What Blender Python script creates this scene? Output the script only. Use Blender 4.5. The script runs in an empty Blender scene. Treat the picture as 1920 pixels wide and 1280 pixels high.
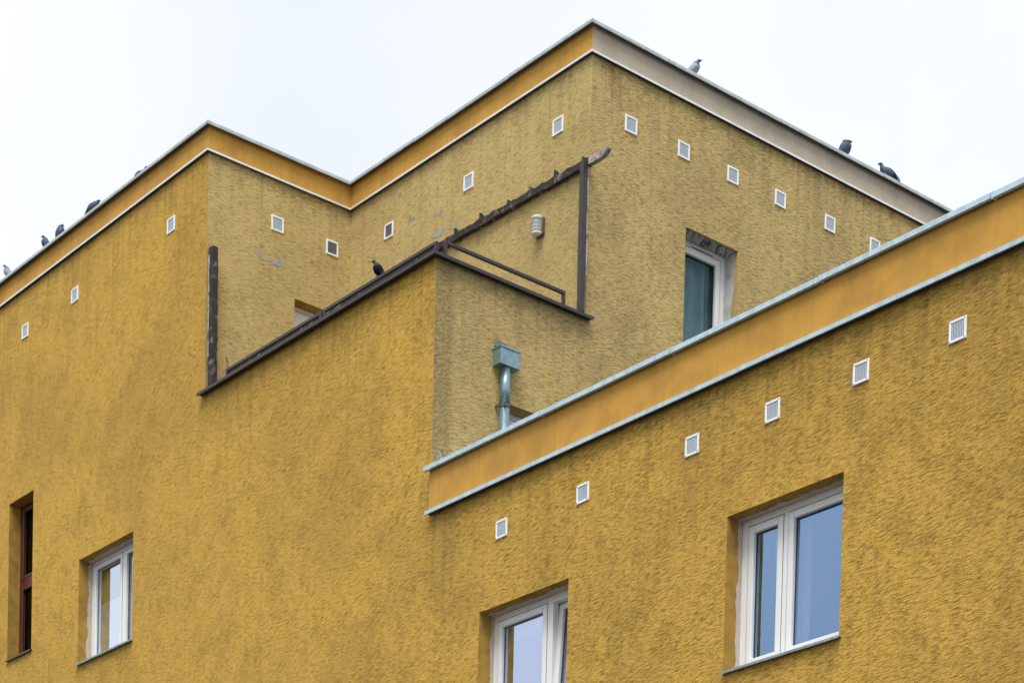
import bpy, bmesh, math, random
from mathutils import Vector, Matrix
random.seed(7)
R = math.radians
scn = bpy.context.scene
col = scn.collection

# ------------------------------------------------------------------ camera
cam_d = bpy.data.cameras.new('camera')
cam = bpy.data.objects.new('camera', cam_d)
col.objects.link(cam)
right = Vector((0.63813455, 0.76950874, 0.02531002))
down = Vector((0.0501614, -0.00874913, -0.9987028))
fwd = Vector((-0.7682891, 0.63857635, -0.04418276))
m = Matrix((right, -down, -fwd)).transposed().to_4x4()
m.translation = (21.44616, -15.93145, 1.6)
cam.matrix_world = m
cam_d.sensor_width = 36.0
cam_d.lens = 36.0 * 4224.022 / 1920.0
cam_d.shift_x = (960 - 996.053) / 1920.0
cam_d.shift_y = (2750.43 - 640) / 1920.0
cam_d.clip_end = 4000
scn.camera = cam

# ------------------------------------------------------------------ sky, sun, exposure
SUN_EL, SUN_AZ = 61.0, 310.0          # azimuth measured counter-clockwise from +X to the sun
world = bpy.data.worlds.new('World')
scn.world = world
world.use_nodes = True
wn, wl = world.node_tree.nodes, world.node_tree.links
bg = wn['Background']
sky = wn.new('ShaderNodeTexSky')
sky.sky_type = 'NISHITA'
sky.sun_disc = False
sky.sun_elevation = R(SUN_EL)
sky.sun_rotation = R(90.0 - SUN_AZ)
sky.air_density = 1.0
sky.dust_density = 4.0
sky.ozone_density = 1.0
# an even cloud sheet: the clear-sky colour shows through only faintly
tc = wn.new('ShaderNodeTexCoord')
cn = wn.new('ShaderNodeTexNoise')
cn.inputs['Scale'].default_value = 3.0
cn.inputs['Detail'].default_value = 5.0
wl.new(tc.outputs['Generated'], cn.inputs['Vector'])
cr = wn.new('ShaderNodeValToRGB')
cr.color_ramp.elements[0].position = 0.3
cr.color_ramp.elements[0].color = (8.0, 8.5, 9.1, 1)
cr.color_ramp.elements[1].position = 0.7
cr.color_ramp.elements[1].color = (10.3, 10.4, 10.5, 1)
wl.new(cn.outputs['Fac'], cr.inputs['Fac'])
mx = wn.new('ShaderNodeMix')
mx.data_type = 'RGBA'
mx.inputs[0].default_value = 0.85
wl.new(sky.outputs['Color'], mx.inputs[6])
wl.new(cr.outputs['Color'], mx.inputs[7])
wl.new(mx.outputs[2], bg.inputs['Color'])
bg.inputs['Strength'].default_value = 0.0550

sun_d = bpy.data.lights.new('sun', 'SUN')
sun_d.energy = 1.5
sun_d.angle = R(32)
sun_d.color = (1.0, 0.97, 0.92)
sun = bpy.data.objects.new('sun', sun_d)
col.objects.link(sun)
sdir = Vector((math.cos(R(SUN_EL)) * math.cos(R(SUN_AZ)), math.cos(R(SUN_EL)) * math.sin(R(SUN_AZ)), math.sin(R(SUN_EL))))
sun.rotation_euler = (-sdir).to_track_quat('-Z', 'Y').to_euler()
sun.location = (10, -10, 40)

scn.view_settings.view_transform = 'Standard'
scn.view_settings.look = 'None'
scn.view_settings.exposure = 1.09
scn.view_settings.gamma = 1.0
scn.render.engine = 'CYCLES'

# ------------------------------------------------------------------ material helpers
class NT:
    def __init__(s, name):
        s.mat = bpy.data.materials.new(name)
        s.mat.use_nodes = True
        s.n, s.l = s.mat.node_tree.nodes, s.mat.node_tree.links
        s.b = s.n['Principled BSDF']
        s.out = s.n['Material Output']
    def new(s, t, **k):
        nd = s.n.new('ShaderNode' + t)
        for a, v in k.items():
            setattr(nd, a, v)
        return nd
    def put(s, sock, v):
        if isinstance(v, bpy.types.NodeSocket):
            s.l.new(v, sock)
        else:
            sock.default_value = v
    def math(s, op, a, b=0.0, c=None, clamp=False):
        nd = s.new('Math', operation=op, use_clamp=clamp)
        s.put(nd.inputs[0], a); s.put(nd.inputs[1], b)
        if c is not None: s.put(nd.inputs[2], c)
        return nd.outputs[0]
    def noise(s, vec, scale, detail=3.0, rough=0.55, dist=0.0):
        nd = s.new('TexNoise')
        s.put(nd.inputs['Vector'], vec)
        nd.inputs['Scale'].default_value = scale
        nd.inputs['Detail'].default_value = detail
        nd.inputs['Roughness'].default_value = rough
        nd.inputs['Distortion'].default_value = dist
        return nd.outputs['Fac']
    def ramp(s, v, a, b, lo=0.0, hi=1.0):
        nd = s.new('MapRange')
        nd.interpolation_type = 'SMOOTHSTEP'
        s.put(nd.inputs[0], v)
        for i, x in zip((1, 2, 3, 4), (a, b, lo, hi)):
            s.put(nd.inputs[i], x)
        return nd.outputs[0]
    def mix(s, f, a, b, mode='MIX'):
        nd = s.new('Mix', data_type='RGBA', blend_type=mode)
        s.put(nd.inputs[0], f)
        s.put(nd.inputs[6], a if isinstance(a, bpy.types.NodeSocket) else (*a, 1))
        s.put(nd.inputs[7], b if isinstance(b, bpy.types.NodeSocket) else (*b, 1))
        return nd.outputs[2]
    def comb(s, x, y, z):
        nd = s.new('CombineXYZ')
        for i, v in enumerate((x, y, z)): s.put(nd.inputs[i], v)
        return nd.outputs[0]
    def bump(s, h, strength, dist):
        nd = s.new('Bump')
        s.put(nd.inputs['Height'], h)
        nd.inputs['Strength'].default_value = strength
        nd.inputs['Distance'].default_value = dist
        s.l.new(nd.outputs[0], s.b.inputs['Normal'])
    def pos(s):
        g = s.new('NewGeometry')
        x = s.new('SeparateXYZ')
        s.l.new(g.outputs['Position'], x.inputs[0])
        return x.outputs[0], x.outputs[1], x.outputs[2], g.outputs['Position']

def stucco(name, base, light, groove, stain, amount=1.0, relief=1.0, seed=0.0, corner=None, tilt=0.09, levels=None, rust=0.0):
    """scratched render: short level grooves that hold dirt, blotches and run marks"""
    t = NT(name)
    x, y, z, P = t.pos()
    along = t.math('ADD', x, y)
    along = t.math('ADD', along, seed)
    flat = t.comb(along, z, seed)
    warp = t.noise(flat, 3.0, 2.0)
    zz = t.math('ADD', t.math('SUBTRACT', z, t.math('MULTIPLY', along, tilt)), t.math('MULTIPLY', warp, 0.06))
    v1 = t.comb(t.math('MULTIPLY', along, 8.5), t.math('MULTIPLY', zz, 130.0), seed)
    n1 = t.noise(v1, 1.0, 1.6, 0.55, 0.25)
    v2 = t.comb(t.math('MULTIPLY', along, 13.0), t.math('MULTIPLY', zz, 150.0), seed + 5)
    n2 = t.noise(v2, 1.0, 1.2, 0.5, 0.2)
    fine = t.noise(flat, 110.0, 2.0, 0.7)
    patch = t.noise(flat, 2.3, 4.0, 0.62, 0.3)
    big = t.noise(flat, 0.42, 5.0, 0.62, 0.6)
    mid = t.noise(flat, 6.5, 4.0, 0.65, 0.5)
    thr = t.math('ADD', t.math('ADD', t.ramp(patch, 0.32, 0.70, 0.378, 0.420), t.ramp(mid, 0.3, 0.7, -0.014, 0.014)), t.ramp(x, -9.0, 8.0, -0.012, 0.022))
    g1 = t.ramp(n1, t.math('SUBTRACT', thr, 0.05), t.math('ADD', thr, 0.01), 1.0, 0.0)
    g2 = t.ramp(n2, t.math('SUBTRACT', thr, 0.07), t.math('ADD', thr, 0.01), 1.0, 0.0)
    g = t.math('MAXIMUM', g1, t.math('MULTIPLY', g2, 0.75))
    c = t.mix(t.ramp(n1, 0.45, 0.7), base, light)
    c = t.mix(t.math('MULTIPLY', t.ramp(big, 0.40, 0.66), 0.62 * amount), c, stain)
    c = t.mix(t.math('MULTIPLY', t.ramp(patch, 0.48, 0.72), 0.38 * amount), c, stain)
    c = t.mix(t.math('MULTIPLY', t.ramp(mid, 0.5, 0.72), 0.16 * amount), c, stain)
    run = t.noise(t.comb(t.math('MULTIPLY', along, 7.0), t.math('MULTIPLY', z, 0.45), seed), 1.0, 4.0, 0.6)
    c = t.mix(t.math('MULTIPLY', t.ramp(run, 0.52, 0.74), 0.38 * amount), c, stain)
    if levels is not None:                       # run-off streaks that start at the trims
        axis, steps = levels
        lev = steps[0][1]
        for (edge, zl) in steps[1:]:
            sel = t.math('GREATER_THAN', x if axis == 'x' else y, edge)
            lev = t.math('ADD', t.math('MULTIPLY', sel, zl), t.math('MULTIPLY', t.math('SUBTRACT', 1.0, sel), lev))
        dd = t.math('SUBTRACT', lev, z)
        st = t.noise(t.comb(t.math('MULTIPLY', along, 9.0), t.math('MULTIPLY', z, 0.30), seed + 9), 1.0, 4.0, 0.65)
        reach = t.ramp(t.noise(t.comb(t.math('MULTIPLY', along, 2.2), 0.0, seed + 2), 1.0, 3.0), 0.3, 0.7, 0.3, 2.2)
        fall = t.math('SUBTRACT', 1.0, t.math('DIVIDE', dd, reach), clamp=True)
        c = t.mix(t.math('MULTIPLY', t.math('MULTIPLY', t.ramp(st, 0.45, 0.68), fall), 0.50), c, (stain[0] * 0.62, stain[1] * 0.66, stain[2] * 0.75))
        if rust:
            rs = t.noise(t.comb(t.math('MULTIPLY', along, 3.1), t.math('MULTIPLY', z, 0.6), seed + 4), 1.0, 2.0)
            c = t.mix(t.math('MULTIPLY', t.math('MULTIPLY', t.ramp(rs, 0.62, 0.72), t.ramp(dd, 0.05, 0.45, 1.0, 0.0)), rust), c, (0.42, 0.17, 0.03))
    if corner is not None:                       # weathered strip next to an outer corner
        d = t.math('ABSOLUTE', t.math('SUBTRACT', corner[0] == 'x' and x or y, corner[1]))
        wob = t.math('ADD', d, t.math('MULTIPLY', t.math('SUBTRACT', patch, 0.5), 0.25))
        c = t.mix(t.ramp(wob, corner[2] * 0.7, corner[2] * 1.15, corner[3], 0.0), c, stain)
        g = t.math('MAXIMUM', g, t.math('MULTIPLY', t.ramp(t.noise(t.comb(t.math('MULTIPLY', along, 20.0), t.math('MULTIPLY', zz, 34.0), 3.0), 1.0, 3.0, 0.6, 0.5), 0.42, 0.5, 1.0, 0.0), t.ramp(d, corner[2] * 0.8, corner[2], 1.0, 0.0)))
    c = t.mix(t.math('MULTIPLY', g, t.ramp(x, -9.0, 5.0, 0.44, 0.68) if seed == 0.0 else 0.62), c, groove)
    c = t.mix(t.ramp(fine, 0.3, 0.75, 0.0, 0.22), c, groove)
    t.put(t.b.inputs['Base Color'], c)
    t.b.inputs['Roughness'].default_value = 0.93
    t.b.inputs['Specular IOR Level'].default_value = 0.15
    h = t.math('SUBTRACT', t.math('ADD', t.math('MULTIPLY', n1, 0.5), t.math('MULTIPLY', fine, 0.12)), t.math('MULTIPLY', g, 0.8))
    t.bump(h, 0.75 * relief, 0.012)
    return t.mat

def plain(name, base, dark, rough=0.8, scale=6.0, relief=0.15, metal=0.0, spec=0.3, amount=0.5, run=0.0, fine=60.0, bdist=0.004):
    t = NT(name)
    x, y, z, P = t.pos()
    n = t.noise(P, scale, 5.0, 0.6, 0.3)
    f = t.noise(P, fine, 3.0, 0.6)
    c = t.mix(t.math('MULTIPLY', t.ramp(n, 0.38, 0.7), amount), base, dark)
    c = t.mix(t.ramp(f, 0.4, 0.75, 0.0, 0.3 * amount), c, dark)
    if run:
        al = t.math('ADD', x, y)
        r = t.noise(t.comb(t.math('MULTIPLY', al, 14.0), t.math('MULTIPLY', z, 1.2), 0.0), 1.0, 3.0)
        c = t.mix(t.math('MULTIPLY', t.ramp(r, 0.48, 0.72), run), c, dark)
    t.put(t.b.inputs['Base Color'], c)
    t.put(t.b.inputs['Roughness'], t.ramp(n, 0.3, 0.7, rough - 0.06, rough + 0.06))
    t.b.inputs['Metallic'].default_value = metal
    t.b.inputs['Specular IOR Level'].default_value = spec
    if relief:
        t.bump(t.math('ADD', f, n), relief, bdist)
    return t.mat

def wood(name, base, pale, amt):
    t = NT(name)
    x, y, z, P = t.pos()
    v = t.comb(t.math('MULTIPLY', x, 6.0), t.math('MULTIPLY', y, 50.0), t.math('MULTIPLY', z, 12.0))
    n = t.noise(v, 1.0, 5.0, 0.65, 0.4)
    n2 = t.noise(P, 9.0, 4.0, 0.6)
    c = t.mix(t.ramp(n2, 0.62 - amt, 0.70 - amt * 0.6), base, pale)
    c = t.mix(t.ramp(n, 0.5, 0.7, 0.0, 0.7), c, (base[0] * 0.35, base[1] * 0.35, base[2] * 0.35))
    t.put(t.b.inputs['Base Color'], c)
    t.b.inputs['Roughness'].default_value = 0.75
    t.bump(n, 0.5, 0.01)
    return t.mat

def glass(name, tint, refl, see, fk=0.4):
    t = NT(name)
    t.n.remove(t.b)
    gl = t.new('BsdfGlossy'); gl.inputs['Roughness'].default_value = 0.0
    gl.inputs['Color'].default_value = (*tint, 1)
    tr = t.new('BsdfTransparent'); tr.inputs['Color'].default_value = (*see, 1)
    fr = t.new('LayerWeight'); fr.inputs['Blend'].default_value = 0.5
    x, y, z, P = t.pos()
    wv = t.noise(P, 1.6, 1.0)
    bp = t.new('Bump'); bp.inputs['Strength'].default_value = 0.05; bp.inputs['Distance'].default_value = 0.02
    t.l.new(wv, bp.inputs['Height']); t.l.new(bp.outputs[0], gl.inputs['Normal'])
    mxs = t.new('MixShader')
    t.l.new(t.math('ADD', t.math('MULTIPLY', fr.outputs['Fresnel'], fk), refl, clamp=True), mxs.inputs[0])
    t.l.new(tr.outputs[0], mxs.inputs[1]); t.l.new(gl.outputs[0], mxs.inputs[2])
    t.l.new(mxs.outputs[0], t.out.inputs['Surface'])
    return t.mat

M = {}
LV_F = ('x', [(None, 17.57), (-5.093, 14.40), (0.0, 11.46)])
LV_S = ('y', [(None, 14.40), (2.297, 17.57)])
LV_T = ('x', [(None, 17.57)])
M['front'] = stucco('front_stucco', (0.64, 0.388, 0.074), (0.73, 0.46, 0.108), (0.18, 0.108, 0.027), (0.43, 0.272, 0.068), 0.85, 1.0, 0.0, None, 0.09, LV_F)
M['pale'] = stucco('pale_stucco', (0.59, 0.435, 0.172), (0.68, 0.515, 0.222), (0.23, 0.165, 0.070), (0.42, 0.318, 0.138), 0.95, 1.0, 31.0, ('y', 0.0, 0.29, 0.85), 0.09, LV_S, 0.7)
M['recess'] = stucco('recess_stucco', (0.59, 0.44, 0.175), (0.68, 0.525, 0.23), (0.25, 0.18, 0.072), (0.45, 0.34, 0.14), 0.9, 0.9, 57.0, None, 0.0, LV_T)
M['band'] = plain('orange_render', (0.60, 0.325, 0.060), (0.43, 0.23, 0.050), 0.85, 2.2, 0.2, amount=0.75, run=0.4)
M['beige'] = plain('beige_render', (0.50, 0.435, 0.33), (0.40, 0.35, 0.27), 0.88, 3.0, 0.14, amount=0.7, run=0.35)
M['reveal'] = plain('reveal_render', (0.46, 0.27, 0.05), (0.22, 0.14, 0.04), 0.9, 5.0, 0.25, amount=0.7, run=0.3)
M['zinc'] = plain('zinc_sheet', (0.54, 0.69, 0.77), (0.36, 0.47, 0.53), 0.42, 9.0, 0.05, metal=0.35, spec=0.5, amount=0.65, run=0.5)
M['white_zinc'] = plain('pale_sheet_metal', (0.78, 0.83, 0.84), (0.6, 0.65, 0.67), 0.45, 5.0, 0.05, metal=0.15, spec=0.5, amount=0.45, run=0.3)
M['grey_zinc'] = plain('weathered_sheet_metal', (0.52, 0.57, 0.57), (0.33, 0.37, 0.38), 0.45, 6.0, 0.05, metal=0.2, spec=0.5, amount=0.7, run=0.5)
M['galv'] = plain('galvanised_sheet', (0.27, 0.40, 0.45), (0.16, 0.26, 0.31), 0.38, 22.0, 0.05, metal=0.55, spec=0.5, amount=0.9, run=0.3, fine=90.0)
M['sill'] = plain('sill_sheet', (0.30, 0.36, 0.37), (0.16, 0.19, 0.19), 0.5, 9.0, 0.05, metal=0.3, spec=0.5, amount=0.7)
M['brown'] = plain('brown_painted_metal', (0.028, 0.023, 0.028), (0.05, 0.028, 0.02), 0.42, 9.0, 0.06, spec=0.5, amount=0.6)
M['wood'] = wood('weathered_wood', (0.028, 0.018, 0.018), (0.20, 0.165, 0.15), 0.07)
M['woodgrey'] = wood('peeling_wood', (0.10, 0.08, 0.07), (0.42, 0.38, 0.33), 0.30)
M['white'] = plain('white_window_plastic', (0.84, 0.85, 0.85), (0.72, 0.73, 0.73), 0.35, 3.0, 0.0, spec=0.5, amount=0.35)
M['cherry'] = plain('dark_red_frame', (0.085, 0.014, 0.012), (0.05, 0.01, 0.009), 0.35, 6.0, 0.0, spec=0.5, amount=0.4)
M['ventw'] = plain('vent_white', (0.88, 0.90, 0.90), (0.74, 0.75, 0.75), 0.45, 10.0, 0.0, spec=0.4, amount=0.25)
M['ventg'] = plain('vent_grey', (0.58, 0.66, 0.72), (0.48, 0.55, 0.6), 0.5, 10.0, 0.0, amount=0.3)
M['dark'] = plain('insect_mesh', (0.36, 0.41, 0.45), (0.3, 0.34, 0.37), 0.8, 8.0, 0.0, amount=0.5)
M['screw'] = plain('screw_steel', (0.22, 0.23, 0.25), (0.12, 0.12, 0.12), 0.4, 30.0, 0.0, metal=0.8)
M['plaster'] = plain('bare_plaster', (0.60, 0.51, 0.42), (0.48, 0.40, 0.32), 0.92, 9.0, 0.3, amount=0.7)
def brushed():
    t = NT('brushed_grey_plaster')
    x, y, z, P = t.pos()
    n = t.noise(t.comb(t.math('ADD', t.math('MULTIPLY', y, 26.0), t.math('MULTIPLY', x, 14.0)), t.math('MULTIPLY', x, 5.0), t.math('MULTIPLY', z, 4.0)), 1.0, 3.0, 0.6, 0.4)
    q = t.noise(P, 7.0, 4.0, 0.6)
    c = t.mix(t.ramp(q, 0.35, 0.7), (0.56, 0.56, 0.54), (0.42, 0.41, 0.39))
    soff = t.ramp(z, 16.05, 16.062)
    c = t.mix(t.math('MULTIPLY', t.ramp(n, 0.42, 0.52, 1.0, 0.0), soff), c, (0.10, 0.095, 0.08))
    t.put(t.b.inputs['Base Color'], c)
    t.b.inputs['Roughness'].default_value = 0.92
    return t.mat
M['greyplaster'] = brushed()
M['mortar'] = plain('grey_mortar', (0.37, 0.37, 0.34), (0.28, 0.28, 0.25), 0.95, 14.0, 0.4, amount=0.8)
M['fresh'] = stucco('fresh_ochre_paint', (0.58, 0.425, 0.145), (0.67, 0.51, 0.20), (0.27, 0.19, 0.07), (0.46, 0.35, 0.14), 0.7, 1.0, 31.0)
M['halo'] = stucco('touched_up_paint', (0.63, 0.37, 0.070), (0.70, 0.44, 0.10), (0.25, 0.15, 0.04), (0.5, 0.31, 0.075), 0.5, 0.9, 0.0)
M['halop'] = stucco('touched_up_pale_paint', (0.61, 0.43, 0.15), (0.68, 0.50, 0.19), (0.26, 0.18, 0.07), (0.5, 0.37, 0.14), 0.5, 0.9, 57.0, None, 0.0)
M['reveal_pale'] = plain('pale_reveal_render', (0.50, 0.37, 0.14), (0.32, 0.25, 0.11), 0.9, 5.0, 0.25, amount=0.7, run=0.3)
M['room'] = plain('room_wall', (0.13, 0.11, 0.10), (0.09, 0.08, 0.07), 0.9, 2.0, 0.0)
M['curtain'] = plain('curtain_cloth', (0.26, 0.35, 0.36), (0.14, 0.19, 0.2), 0.9, 5.0, 0.0)
M['voile'] = plain('voile_cloth', (0.84, 0.86, 0.88), (0.76, 0.78, 0.80), 0.9, 5.0, 0.0)
M['blind'] = plain('pleated_cloth', (0.88, 0.89, 0.88), (0.82, 0.84, 0.83), 0.9, 5.0, 0.0)
M['glass'] = glass('blue_coated_glass', (0.42, 0.62, 0.95), 0.45, (0.85, 0.90, 0.90))
M['glass_lav'] = glass('lavender_coated_glass', (0.62, 0.70, 0.90), 0.44, (0.85, 0.90, 0.90))
M['glass_pale'] = glass('pale_coated_glass', (0.80, 0.88, 1.0), 0.40, (0.95, 0.98, 0.98))
M['glass2'] = glass('clear_glass', (0.35, 0.60, 0.72), 0.03, (0.80, 0.90, 0.90), 0.35)
M['glassd'] = glass('brown_glass', (0.5, 0.5, 0.45), 0.03, (0.5, 0.45, 0.38), 0.3)
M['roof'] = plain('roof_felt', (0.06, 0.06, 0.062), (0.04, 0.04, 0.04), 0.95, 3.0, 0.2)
M['tile'] = plain('terrace_screed', (0.25, 0.24, 0.22), (0.18, 0.17, 0.16), 0.9, 3.0, 0.2)
M['ground'] = plain('pavement', (0.075, 0.073, 0.07), (0.05, 0.05, 0.05), 0.9, 0.6, 0.2)
M['lens'] = plain('frosted_lamp_glass', (0.36, 0.38, 0.37), (0.28, 0.3, 0.28), 0.3, 20.0, 0.0, spec=0.5)
M['lampm'] = plain('lamp_grey_metal', (0.16, 0.15, 0.13), (0.09, 0.08, 0.07), 0.5, 20.0, 0.0, metal=0.3)
M['lampw'] = plain('lamp_white_metal', (0.68, 0.68, 0.62), (0.5, 0.5, 0.45), 0.45, 20.0, 0.0)

# ------------------------------------------------------------------ mesh helpers
class MB:
    def __init__(s):
        s.v, s.f, s.mi = [], [], []
    def quad(s, pts, mi=0):
        i = len(s.v); s.v += [tuple(p) for p in pts]
        s.f.append(tuple(range(i, i + len(pts)))); s.mi.append(mi)
    def box(s, a, b, mi=0):
        x0, x1 = sorted((a[0], b[0])); y0, y1 = sorted((a[1], b[1])); z0, z1 = sorted((a[2], b[2]))
        i = len(s.v)
        s.v += [(x, y, z) for z in (z0, z1) for y in (y0, y1) for x in (x0, x1)]
        for q in ((0, 2, 3, 1), (4, 5, 7, 6), (0, 1, 5, 4), (2, 6, 7, 3), (0, 4, 6, 2), (1, 3, 7, 5)):
            s.f.append(tuple(i + k for k in q)); s.mi.append(mi)
        return s
    def loft(s, rings, mi=0, cap=True):
        i = len(s.v); n = len(rings[0])
        for r in rings: s.v += [tuple(p) for p in r]
        for k in range(len(rings) - 1):
            for j in range(n):
                a = i + k * n + j; b = i + k * n + (j + 1) % n
                s.f.append((a, b, b + n, a + n)); s.mi.append(mi if not callable(mi) else mi(k))
        if cap:
            s.f.append(tuple(i + j for j in reversed(range(n)))); s.mi.append(mi if not callable(mi) else mi(0))
            e = i + (len(rings) - 1) * n
            s.f.append(tuple(e + j for j in range(n))); s.mi.append(mi if not callable(mi) else mi(len(rings) - 2))
        return s
    def tube(s, pts, r, n=10, mi=0):
        rings = []
        pts = [Vector(p) for p in pts]
        for k, p in enumerate(pts):
            t = (pts[min(k + 1, len(pts) - 1)] - pts[max(k - 1, 0)]).normalized()
            u = t.orthogonal().normalized(); w = t.cross(u)
            rr = r[k] if isinstance(r, (list, tuple)) else r
            if k:
                u = (pu - t * pu.dot(t)).normalized(); w = t.cross(u)
            pu = u
            rings.append([p + u * rr * math.cos(2 * math.pi * j / n) + w * rr * math.sin(2 * math.pi * j / n) for j in range(n)])
        return s.loft(rings, mi)
    def build(s, name, mats, parent=None, smooth=False, bevel=0.0):
        me = bpy.data.meshes.new(name)
        me.from_pydata(s.v, [], s.f)
        for k, mm in enumerate(mats if isinstance(mats, (list, tuple)) else [mats]):
            me.materials.append(mm)
        me.polygons.foreach_set('material_index', s.mi)
        bm = bmesh.new(); bm.from_mesh(me)
        bmesh.ops.recalc_face_normals(bm, faces=bm.faces)
        bm.to_mesh(me); bm.free()
        if smooth:
            me.polygons.foreach_set('use_smooth', [True] * len(me.polygons))
        o = bpy.data.objects.new(name, me)
        col.objects.link(o)
        if parent: attach(o, parent)
        if bevel:
            bv = o.modifiers.new('bevel', 'BEVEL'); bv.width = bevel; bv.segments = 2; bv.limit_method = 'ANGLE'
        return o

LOC = {}
def attach(o, parent):
    """keep world-space vertices while parenting to a translated Empty"""
    o.parent = parent
    q = parent; off = Vector((0, 0, 0))
    while q is not None:
        off += q.location; q = q.parent
    o.location = Vector(o.location) - off

def thing(name, label, cat, loc=(0, 0, 0), group=None):
    o = bpy.data.objects.new(name, None)
    o.empty_display_size = 0.2
    col.objects.link(o); o.location = loc
    return tag(o, label, cat, group)
def tag(o, label, cat, group=None):
    o['label'] = label; o['category'] = cat
    if group: o['group'] = group
    return o

# ------------------------------------------------------------------ main dimensions (metres)
A_, B_ = 5.093, 2.297          # terrace recess: length along the front, depth
ZT = 17.569                    # underside of the upper drip trim
ZC = 17.893                    # underside of the upper coping
ZL = 14.407                    # underside of the terrace coping
FLOOR = 13.98                  # terrace floor
XL, YB, XR = -17.0, 14.0, 14.5 # far ends of the block and of the wing

# openings: (u0, u1, z0, z1, depth)
WR = (4.962, 6.522, 8.584, 10.122, 0.30)
WM = (0.976, 2.529, 8.58, 10.128, 0.30)
WLo = (-8.497, -6.931, 11.625, 13.129, 0.30)
WN = (-10.737, -9.954, 12.178, 14.534, 0.28)
SW = (3.922, 4.850, 14.57, 16.068, 0.31)
NI = (0.985, 2.30, 11.75, 13.068, 0.28)
SC = (0.885, 1.085, 13.50, 13.745, 0.012)
DR = (1.395, 2.15, FLOOR, 16.118, 0.28)

gr = MB(); gr.quad([(-600, -600, 0), (600, -600, 0), (600, 600, 0), (-600, 600, 0)])
go = gr.build('ground', M['ground']); go['kind'] = 'structure'

block = thing('apartment_building', 'tall ochre stucco apartment block with a notched corner terrace and orange parapet', 'building', (-8.0, 7.0, 0))
wing = thing('building_wing', 'lower ochre stucco wing at right with wide orange parapet band and zinc coping', 'building', (7.0, 7.0, 0))

def wall(name, axis, c, rects, openings, mats, parent):
    """sheet wall with openings cut out and reveals running inwards"""
    mp = (lambda u, d, z: (u, c + d, z)) if axis == 'F' else (lambda u, d, z: (c - d, u, z))
    us = sorted({r[i] for r in rects for i in (0, 1)} | {o[i] for o in openings for i in (0, 1)})
    zs = sorted({r[i] for r in rects for i in (2, 3)} | {o[i] for o in openings for i in (2, 3)})
    mb = MB(); idx = {}
    def vert(u, z):
        if (u, z) not in idx:
            idx[(u, z)] = len(mb.v); mb.v.append(mp(u, 0, z))
        return idx[(u, z)]
    for i in range(len(us) - 1):
        for j in range(len(zs) - 1):
            cu, cz = (us[i] + us[i + 1]) / 2, (zs[j] + zs[j + 1]) / 2
            if not any(r[0] < cu < r[1] and r[2] < cz < r[3] for r in rects): continue
            if any(o[0] < cu < o[1] and o[2] < cz < o[3] for o in openings): continue
            mb.f.append((vert(us[i], zs[j]), vert(us[i + 1], zs[j]), vert(us[i + 1], zs[j + 1]), vert(us[i], zs[j + 1])))
            mb.mi.append(0)
    for (u0, u1, z0, z1, d) in openings:
        mb.quad([mp(u0, 0, z0), mp(u0, d, z0), mp(u0, d, z1), mp(u0, 0, z1)], 1)
        mb.quad([mp(u1, 0, z0), mp(u1, d, z0), mp(u1, d, z1), mp(u1, 0, z1)], 1)
        mb.quad([mp(u0, 0, z1), mp(u0, d, z1), mp(u1, d, z1), mp(u1, 0, z1)], 1)
        mb.quad([mp(u0, 0, z0), mp(u0, d, z0), mp(u1, d, z0), mp(u1, 0, z0)], 1)
    return mb.build(name, mats, parent)

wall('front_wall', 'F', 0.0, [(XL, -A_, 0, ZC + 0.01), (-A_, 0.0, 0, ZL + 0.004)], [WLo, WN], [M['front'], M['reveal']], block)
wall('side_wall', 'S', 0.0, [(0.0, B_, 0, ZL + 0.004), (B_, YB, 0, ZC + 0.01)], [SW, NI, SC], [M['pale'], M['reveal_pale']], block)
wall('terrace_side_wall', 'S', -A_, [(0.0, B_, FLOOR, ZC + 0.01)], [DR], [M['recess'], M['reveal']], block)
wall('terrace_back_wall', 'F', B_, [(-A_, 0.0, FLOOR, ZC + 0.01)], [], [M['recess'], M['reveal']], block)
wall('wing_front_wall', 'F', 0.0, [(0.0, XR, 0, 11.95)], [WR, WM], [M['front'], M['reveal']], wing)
# closing walls, roofs, terrace floor and parapet backs
mb = MB(); mb.quad([(XL, 0, 0), (XL, YB, 0), (XL, YB, ZC), (XL, 0, ZC)]); mb.quad([(XL, YB, 0), (0, YB, 0), (0, YB, ZC), (XL, YB, ZC)])
mb.build('rear_wall', M['front'], block)
mb = MB()
mb.quad([(XL, 0.01, 17.55), (-A_ - 0.01, 0.01, 17.55), (-A_ - 0.01, YB, 17.55), (XL, YB, 17.55)])
mb.quad([(-A_ - 0.01, B_ + 0.01, 17.55), (-0.01, B_ + 0.01, 17.55), (-0.01, YB, 17.55), (-A_ - 0.01, YB, 17.55)])
mb.build('flat_roof', M['roof'], block)
mb = MB(); mb.box((-A_ + 0.002, 0.002, FLOOR - 0.3), (-0.002, B_ - 0.002, FLOOR)); mb.build('terrace_floor', M['tile'], block)
mb = MB(); mb.box((-A_ + 0.002, 0.004, FLOOR + 0.002), (-0.006, 0.30, ZL)); mb.box((-0.30, 0.303, FLOOR + 0.002), (-0.006, B_ - 0.003, ZL))
mb.build('terrace_parapet', M['recess'], block)
mb = MB(); mb.box((0.012, 0.02, 11.2), (XR, 11.0, 11.45)); mb.box((0.012, 0.006, 11.45), (XR, 0.32, 11.965))
mb.build('flat_roof', M['roof'], wing)
mb = MB(); mb.quad([(XR, 0, 0), (XR, 11, 0), (XR, 11, 11.9), (XR, 0, 11.9)]); mb.quad([(0.01, 11, 0), (XR, 11, 0), (XR, 11, 11.9), (0.01, 11, 11.9)])
mb.build('rear_wall', M['front'], wing)

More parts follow.
